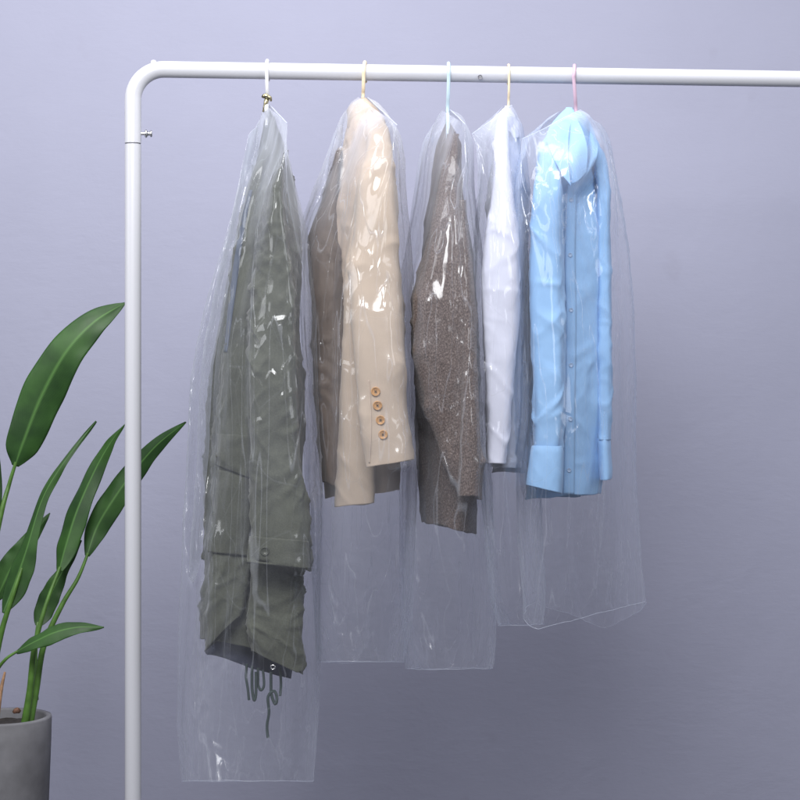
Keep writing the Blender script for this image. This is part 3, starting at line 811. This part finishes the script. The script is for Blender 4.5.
leafpiece('collar', [((566, 108, T0 + .004), (570, 108, T0), (573, 110, T0)),
                     ((566, 118, ya + .034), (572, 117, ya + .026), (577, 119, ya + .02)),
                     ((565, 132, ya - .004), (575, 131, ya - .014), (583, 132, ya - .018)),
                     ((565, 148, ya - .04), (577, 147, ya - .055), (587, 147, ya - .045)),
                     ((566, 164, ya - .064), (577, 164, ya - .072), (587, 161, ya - .058)),
                     ((571, 184, ya - .072), (578, 181, ya - .076), (586, 172, ya - .062))], M['blue'], bsq, .0028, 50, 30, 5.3, .004)
col2 = leafpiece('collar', [((578, 114, Y0 + .02), (582, 113, Y0 + .01), (584, 115, Y0 + .02)),
                      ((584, 128, Y0 - .02), (588, 126, Y0 - .03), (591, 126, Y0 - .02)),
                      ((587, 146, Y0 - .07), (592, 143, Y0 - .085), (597, 143, Y0 - .07)),
                      ((587, 160, ya - .03), (592, 159, ya - .045), (597, 155, ya - .03)),
                      ((583, 174, ya - .05), (587, 173, ya - .055), (591, 168, ya - .045)),
                      ((579, 180, ya - .06), (580, 180, ya - .062), (582, 178, ya - .058))], M['blue'], bsq, .0028, 40, 20, 7.1, .003)
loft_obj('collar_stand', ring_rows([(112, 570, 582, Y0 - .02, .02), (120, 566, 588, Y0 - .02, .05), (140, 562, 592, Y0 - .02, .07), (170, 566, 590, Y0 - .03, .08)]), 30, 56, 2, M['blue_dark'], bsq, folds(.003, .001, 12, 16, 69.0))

# ------------------------------------------------------------------ clear garment bags
def filmfn(seed, amp=1.0, soft=0.0):
    def fn(G):
        p = G + seed
        w = np.stack([noise(p * 7), noise(p * 7 + 11), noise(p * 7 + 23)], -1) * .015
        q = p + w
        a = noise(q * np.array((14, 14, .9))) * .007
        b = (ridged(q * np.array((17, 17, 1.3)), 3) - .4) * .0035
        m = np.clip(noise(p * 5) * 2 + .3, 0, 1)
        c = (crease(q, .9, 22, .3, 3, 2.2) + crease(q, -.7, 20, .3, 3, 6.2)) * .0022 * (m * .8 + .2)
        d = noise(p * np.array((5, 5, 1.2))) * .007
        return (a + b + c + d) * amp
    return fn

def bag(name, label, garment, rows, ne, mat, seed, amp=1.0, nv=330, nu=200, fade=.05):
    root_loc = P(*rows[0][1])
    G = quad_loft(rows, nv, nu, ne)
    m = np.clip(np.linspace(0, 1, nv) / fade, .1, 1)[:, None]
    G = displace(G, filmfn(seed, amp), True, m)
    G = cling(G, garment)
    e = empty(name, tuple(root_loc))
    tag(e, label, 'garment bag', 'clear garment bags on the rail')
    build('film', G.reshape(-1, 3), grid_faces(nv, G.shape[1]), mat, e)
    q = G.shape[1] // 4
    build('welded_seam', *tube_mesh(G[0][list(range(0, 2 * q + 1))], .0009, 8), M['weld'], e)
    build('bottom_edge', *tube_mesh(np.vstack([G[-1], G[-1][:1]]), .00045, 6, False), M['weld'], e)
    return e

M['weld'] = film('welded_polythene', .5, 3.3, .2)
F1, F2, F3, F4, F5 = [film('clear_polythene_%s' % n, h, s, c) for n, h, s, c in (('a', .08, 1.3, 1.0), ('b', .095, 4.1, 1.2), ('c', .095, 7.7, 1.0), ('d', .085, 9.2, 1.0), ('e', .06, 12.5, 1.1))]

def bagrows(neckL, neckR, cf, cb, spec):
    rows = [(cf, neckR, cb, neckL)]
    for (py, xl, xr, xf, xb, Y, bf, bb_) in spec:
        pf = py if not isinstance(py, tuple) else py[1]
        ps = py if not isinstance(py, tuple) else py[0]
        rows.append(((xf, pf, Y - bf), (xr, ps, Y), (xb, pf, Y + bb_), (xl, ps, Y)))
    return rows

Y0 = barY(267)
bag('garment_bag', 'long clear plastic bag over the olive parka, leftmost on the rail', 'parka', bagrows((264.5, 104, Y0), (270, 105, Y0), (287, 123, Y0 - .24), (264, 118, Y0 + .26), [
    ((116, 134), 261, 277, 287, 255, Y0, .25, .27), ((140, 160), 256, 284, 284, 247, Y0, .26, .28), (190, 246, 294, 277, 242, Y0, .27, .28), (240, 235, 303, 276, 236, Y0, .27, .28), (300, 219, 306, 278, 224, Y0, .27, .28),
    (370, 207, 308, 274, 214, Y0, .27, .28), (480, 201, 312, 276, 208, Y0, .27, .28), (560, 196, 313, 270, 204, Y0, .26, .28), (655, 192, 313, 262, 200, Y0, .24, .26), (726, 187, 313, 250, 210, Y0, .2, .24), (781, 188, 313, 240, 220, Y0, .16, .2)]),
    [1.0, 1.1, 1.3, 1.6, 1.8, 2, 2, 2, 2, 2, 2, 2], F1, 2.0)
Y0 = barY(364)
bag('garment_bag', 'clear plastic bag over the beige blazer', 'blazer', bagrows((358, 97, Y0), (367, 97, Y0), (397, 125, Y0 - .24), (336, 150, Y0 + .27), [
    ((106, 140), 349, 380, 394, 334, Y0, .26, .28), ((130, 165), 343, 392, 392, 330, Y0, .27, .28), (195, 322, 396, 384, 322, Y0, .28, .28), (235, 310, 400, 378, 315, Y0, .28, .28), (290, 308, 405, 370, 314, Y0, .28, .28),
    (380, 312, 409, 366, 318, Y0, .28, .28), (460, 316, 412, 366, 322, Y0, .28, .28), (560, 316, 413, 360, 330, Y0, .24, .26), (620, 315, 410, 352, 340, Y0, .2, .24), (662, 317, 404, 350, 350, Y0, .18, .2)]),
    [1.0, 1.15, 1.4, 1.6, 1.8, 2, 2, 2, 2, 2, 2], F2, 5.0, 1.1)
Y0 = barY(448)
bag('garment_bag', 'clear plastic bag over the brown sweater', 'sweater', bagrows((442, 110, Y0), (450, 110, Y0), (465, 124, Y0 - .24), (432, 146, Y0 + .27), [
    ((120, 140), 437, 463, 465, 430, Y0, .26, .28), ((150, 166), 429, 465, 466, 427, Y0, .27, .28), (190, 425, 467, 462, 424, Y0, .28, .28), (250, 416, 474, 462, 418, Y0, .28, .28), (300, 408, 478, 462, 412, Y0, .28, .28),
    (400, 407, 482, 460, 414, Y0, .28, .28), (500, 406, 487, 456, 418, Y0, .28, .28), (580, 404, 490, 452, 424, Y0, .24, .26), (640, 405, 491, 450, 430, Y0, .2, .24), (668, 406, 490, 450, 436, Y0, .18, .2)]),
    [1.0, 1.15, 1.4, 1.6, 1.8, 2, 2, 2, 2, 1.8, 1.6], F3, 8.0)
Y0 = barY(508)
bag('garment_bag', 'clear plastic bag over the white shirt', 'shirt', bagrows((505, 105, Y0), (512, 106, Y0), (472, 134, Y0 - .22), (528, 150, Y0 + .26), [
    ((118, 150), 496, 516, 478, 526, Y0, .24, .28), ((140, 175), 488, 521, 484, 526, Y0, .26, .28), (215, 480, 527, 492, 524, Y0, .26, .26), (300, 475, 532, 494, 520, Y0, .26, .26),
    (400, 479, 536, 494, 520, Y0, .26, .26), (500, 484, 540, 498, 520, Y0, .26, .26), (560, 489, 543, 505, 520, Y0, .24, .26), (600, 494, 545, 510, 520, Y0, .2, .24), (624, 500, 542, 516, 524, Y0, .16, .2)]),
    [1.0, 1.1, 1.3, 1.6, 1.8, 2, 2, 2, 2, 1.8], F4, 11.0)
Y0 = barY(574)
bag('garment_bag', 'clear plastic bag over the light blue shirt, rightmost on the rail', 'shirt.001', bagrows((560, 111, Y0), (580, 112, Y0), (522, 139, Y0 - .20), (606, 150, Y0 + .24), [
    ((120, 160), 545, 590, 521, 606, Y0, .22, .26), ((142, 200), 530, 602, 522, 608, Y0, .24, .26), (235, 524, 616, 530, 606, Y0, .25, .25), (300, 523, 622, 540, 606, Y0, .25, .25), (380, 523, 627, 546, 604, Y0, .25, .25),
    (460, 524, 630, 552, 602, Y0, .25, .25), (530, 528, 635, 548, 600, Y0, .24, .25), ((575, 595), 534, 640, 543, 602, Y0, .24, .26), ((602, 628), 538, 643, 538, 604, Y0, .22, .26)]),
    [1.0, 1.2, 1.4, 1.7, 1.9, 2, 2, 1.9, 1.7, 1.5], F5, 14.0)

# ------------------------------------------------------------------ potted plant
PY = .22
plant = empty('potted_plant', (P(2, 716, PY)[0], PY, 0))
tag(plant, 'broad leaved green plant in a round grey concrete planter', 'potted plant')
pr = .104; pz = P(2, 716, PY)[2]; pc = (P(2, 716, PY)[0], PY, 0)
prof = [(0, 0), (pr * .78, 0), (pr * .82, .006), (pr * .99, pz - .05), (pr * 1.0, pz - .004), (pr * .99, pz), (pr * .90, pz), (pr * .885, pz - .004), (pr * .87, pz - .05)]
build('pot', *lathe(prof, 96, 'z', pc), M['pot'], plant)
V, F = lathe([(pr * .88, pz - .022), (pr * .6, pz - .018), (pr * .3, pz - .020), (0, pz - .017)], 48, 'z', pc)
V = V + np.stack([0 * V[:, 0], 0 * V[:, 0], noise(V * 60) * .006], -1)
build('soil', V, F, M['soil'], plant)

def leaf(spine, widths, parent, fold=.35, wav=.012, seed=0.0, face=(0, -1, .0), nl=60, nw=17, rollf=1.0):
    """spine: list of world points base -> tip; widths: half widths along it (metres), fold: V depth"""
    sp = spline(spine, nl)
    ws_ = np.interp(np.linspace(0, 1, nl), np.linspace(0, 1, len(widths)), widths)
    k = np.array([.1, .2, .4, .2, .1]); wp = np.pad(ws_, 2, mode='edge'); ws_ = np.convolve(wp, k, 'valid')
    G = np.zeros((nl, nw, 3)); f = np.array(face, float)
    for i in range(nl):
        t = sp[min(i + 1, nl - 1)] - sp[max(i - 1, 0)]; t /= np.linalg.norm(t)
        side = np.cross(t, f); side /= np.linalg.norm(side)
        nrm = np.cross(side, t)
        for j in range(nw):
            s = (j / (nw - 1)) * 2 - 1
            ww = ws_[i] * (1 + .05 * float(noise(np.array((i / nl * 6., seed, 3. if s > 0 else 9.)))) * 1.2)
            wv = wav * .5 * s * s * float(noise(np.array((i / nl * 7., seed + 5, s * .6))))
            G[i, j] = sp[i] + side * s * ww - nrm * (abs(s) ** 1.3 * ws_[i] * fold * .7) + nrm * wv * 1.6
    o = build('leaf', G.reshape(-1, 3), grid_faces(nl, nw, False), M['leaf'], parent)
    uvl = o.data.uv_layers.new(name='UVMap')
    for poly in o.data.polygons:
        for li in poly.loop_indices:
            vi = o.data.loops[li].vertex_index
            uvl.data[li].uv = ((vi % nw) / (nw - 1), (vi // nw) / (nl - 1))
    solid(o, .0006)
    # raised midrib on the facing side
    return o

def stalk(pts, r0, r1, n=40):
    sp = spline(pts, n)
    return build('stem', *tube_mesh(sp, np.linspace(r0, r1, n), 14), M['stem'], plant)
base = lambda px, dy: P(px, 716, PY + dy)
mm = lambda *w: [x * U for x in w]
# trunk A -> leaf 3
s3 = stalk([P(25, 722, PY - .03), P(30, 690, PY - .03), P(34, 650, PY - .03), P(45, 608, PY - .02), P(60, 567, PY)], .0085, .0032)
leaf([P(59, 571, PY), P(66, 545, PY + .01), P(78, 508, PY + .02), P(96, 468, PY + .03), P(111, 442, PY + .02), P(125, 424, PY)], mm(3, 12, 14, 11, 8, 4, .3), s3, .5, .006, 1.0, (-.35, -1, .1))
# leaf 4 behind the post
s4 = stalk([P(30, 722, PY - .01), P(36, 690, PY), P(44, 645, PY + .01), P(62, 605, PY + .02), P(78, 578, PY + .03), P(88, 553, PY + .04)], .0085, .003)
leaf([P(87, 556, PY + .04), P(97, 527, PY + .05), P(115, 497, PY + .05), P(135, 470, PY + .05), P(158, 444, PY + .03), P(186, 422, PY)], mm(2, 12, 14, 13, 10.5, 7, .3), s4, .35, .008, 2.0, (0, -1, .15))
# leaf 1, tall on the left
s1 = stalk([P(-22, 722, PY), P(-20, 640, PY), P(-8, 560, PY), P(2, 510, PY + .01), P(9, 485, PY + .02), P(16, 462, PY + .02)], .0085, .0034)
leaf([P(15, 466, PY + .02), P(24, 440, PY + .01), P(42, 395, PY), P(66, 352, PY - .01), P(94, 322, PY), P(125, 303, PY + .03)], mm(3, 17, 21, 22.5, 20, 17, 12, .3), s1, .25, .012, 3.0, (.15, -1, .15))
# leaf 2, narrow and seen from the side, broader below
s2 = stalk([P(-12, 722, PY - .04), P(-6, 670, PY - .04), P(2, 630, PY - .04), P(13, 595, PY - .04), P(22, 568, PY - .03)], .0085, .0035)
leaf([P(3, 613, PY - .04), P(16, 580, PY - .03), P(27, 548, PY - .03), P(42, 500, PY - .02), P(62, 465, PY - .02), P(96, 421, PY)], mm(2, 14, 15, 9.5, 6.5, 5, 3, .3), s2, .5, .006, 4.0, (-.5, -1, .1))
leaf([P(-4, 600, PY + .06), P(10, 570, PY + .06), P(28, 542, PY + .06), P(50, 513, PY + .07)], mm(3, 15, 12, 7, .3), s2, .3, .006, 5.0, (.2, -1, .1))
# leaf 6, arching to the right low down
s6 = stalk([P(-14, 722, PY - .06), P(-14, 694, PY - .06), P(-4, 672, PY - .07), P(6, 659, PY - .08), P(18, 651, PY - .08)], .005, .0026)
leaf([P(16, 652, PY - .08), P(34, 642, PY - .09), P(56, 632, PY - .10), P(80, 627, PY - .10), P(104, 627, PY - .09)], mm(2, 8, 11, 10, 6, .3), s6, .3, .006, 6.0, (.1, -.75, .7))
# dark leaf behind the stems
s7 = stalk([P(36, 700, PY + .03), P(35, 670, PY + .03), P(36, 640, PY + .04), P(38, 622, PY + .05)], .006, .003)
leaf([P(38, 626, PY + .05), P(46, 604, PY + .06), P(60, 576, PY + .06), P(81, 540, PY + .05)], mm(3, 11, 12, 9, 5, 1), s7, .25, .006, 7.0, (-.2, -1, .1))
# dark leaf at the left edge of the view
s8 = stalk([P(-34, 722, PY + .05), P(-32, 640, PY + .06), P(-22, 560, PY + .08)], .008, .004)
leaf([P(-24, 565, PY + .08), P(-14, 520, PY + .08), P(-8, 480, PY + .08), P(-8, 420, PY + .07)], mm(4, 12, 13, 9, .3), s8, .3, .006, 8.0, (.1, -1, .1))
build('cane', *tube_mesh(spline([P(-3, 716, PY - .07), P(1, 690, PY - .07), P(5, 672, PY - .07)], 12), np.linspace(.006, .0022, 12), 10), M['wood'], plant)
V, F = lathe([(0, -.006), (.006, -.004), (.0085, 0), (.007, .004), (.003, .0065), (0, .007)], 20, 'z', tuple(P(17, 711, PY - .05)))
V = V + noise(V * 120)[:, None] * .0025
build('bark_chunk', V, F, M['bark'], plant)

# ------------------------------------------------------------------ lights
def area(name, loc, target, size, power, col=(1, 1, 1), size_y=None):
    L = bpy.data.lights.new(name, 'AREA'); L.energy = power; L.color = col
    L.shape = 'RECTANGLE'; L.size = size; L.size_y = size_y or size
    o = bpy.data.objects.new(name, L); COL.objects.link(o)
    o.location = loc
    o.rotation_euler = (Vector(target) - Vector(loc)).to_track_quat('-Z', 'Y').to_euler()
    return o
area('overhead_softbox', (-.1, -.2, 2.75), (0, .7, 1.4), 3.2, 30, (1, .985, .985), .5)
area('front_softbox', (-.45, -2.5, 2.8), (0, .0, 1.5), 1.7, 108, (1, .99, .985), 1.3)
area('left_softbox', (-2.1, -1.0, 2.2), (0, .1, 1.5), .9, 14, (.98, .985, 1), 1.3)
area('right_softbox', (2.2, -1.2, 1.9), (.6, 1.1, 1.2), .8, 10, (.97, .98, 1), 1.2)

Wd = bpy.data.worlds.new('World'); S.world = Wd; Wd.use_nodes = True
bg = Wd.node_tree.nodes['Background']; bg.inputs[0].default_value = (.80, .84, 1, 1); bg.inputs[1].default_value = .15

# ------------------------------------------------------------------ camera
cam = bpy.data.cameras.new('camera'); co = bpy.data.objects.new('camera', cam); COL.objects.link(co)
co.location = CAM; co.rotation_euler = (math.pi / 2, 0, 0)
cam.sensor_width = 36; cam.lens = 36 * D / 1.6; cam.clip_end = 100; cam.clip_start = .05
S.camera = co
S.view_settings.view_transform = 'Standard'; S.view_settings.look = 'None'; S.view_settings.gamma = 1
S.view_settings.exposure = 0
S.cycles.transparent_max_bounces = 28
S.cycles.max_bounces = 8
S.cycles.diffuse_bounces = 3
S.cycles.use_denoising = True
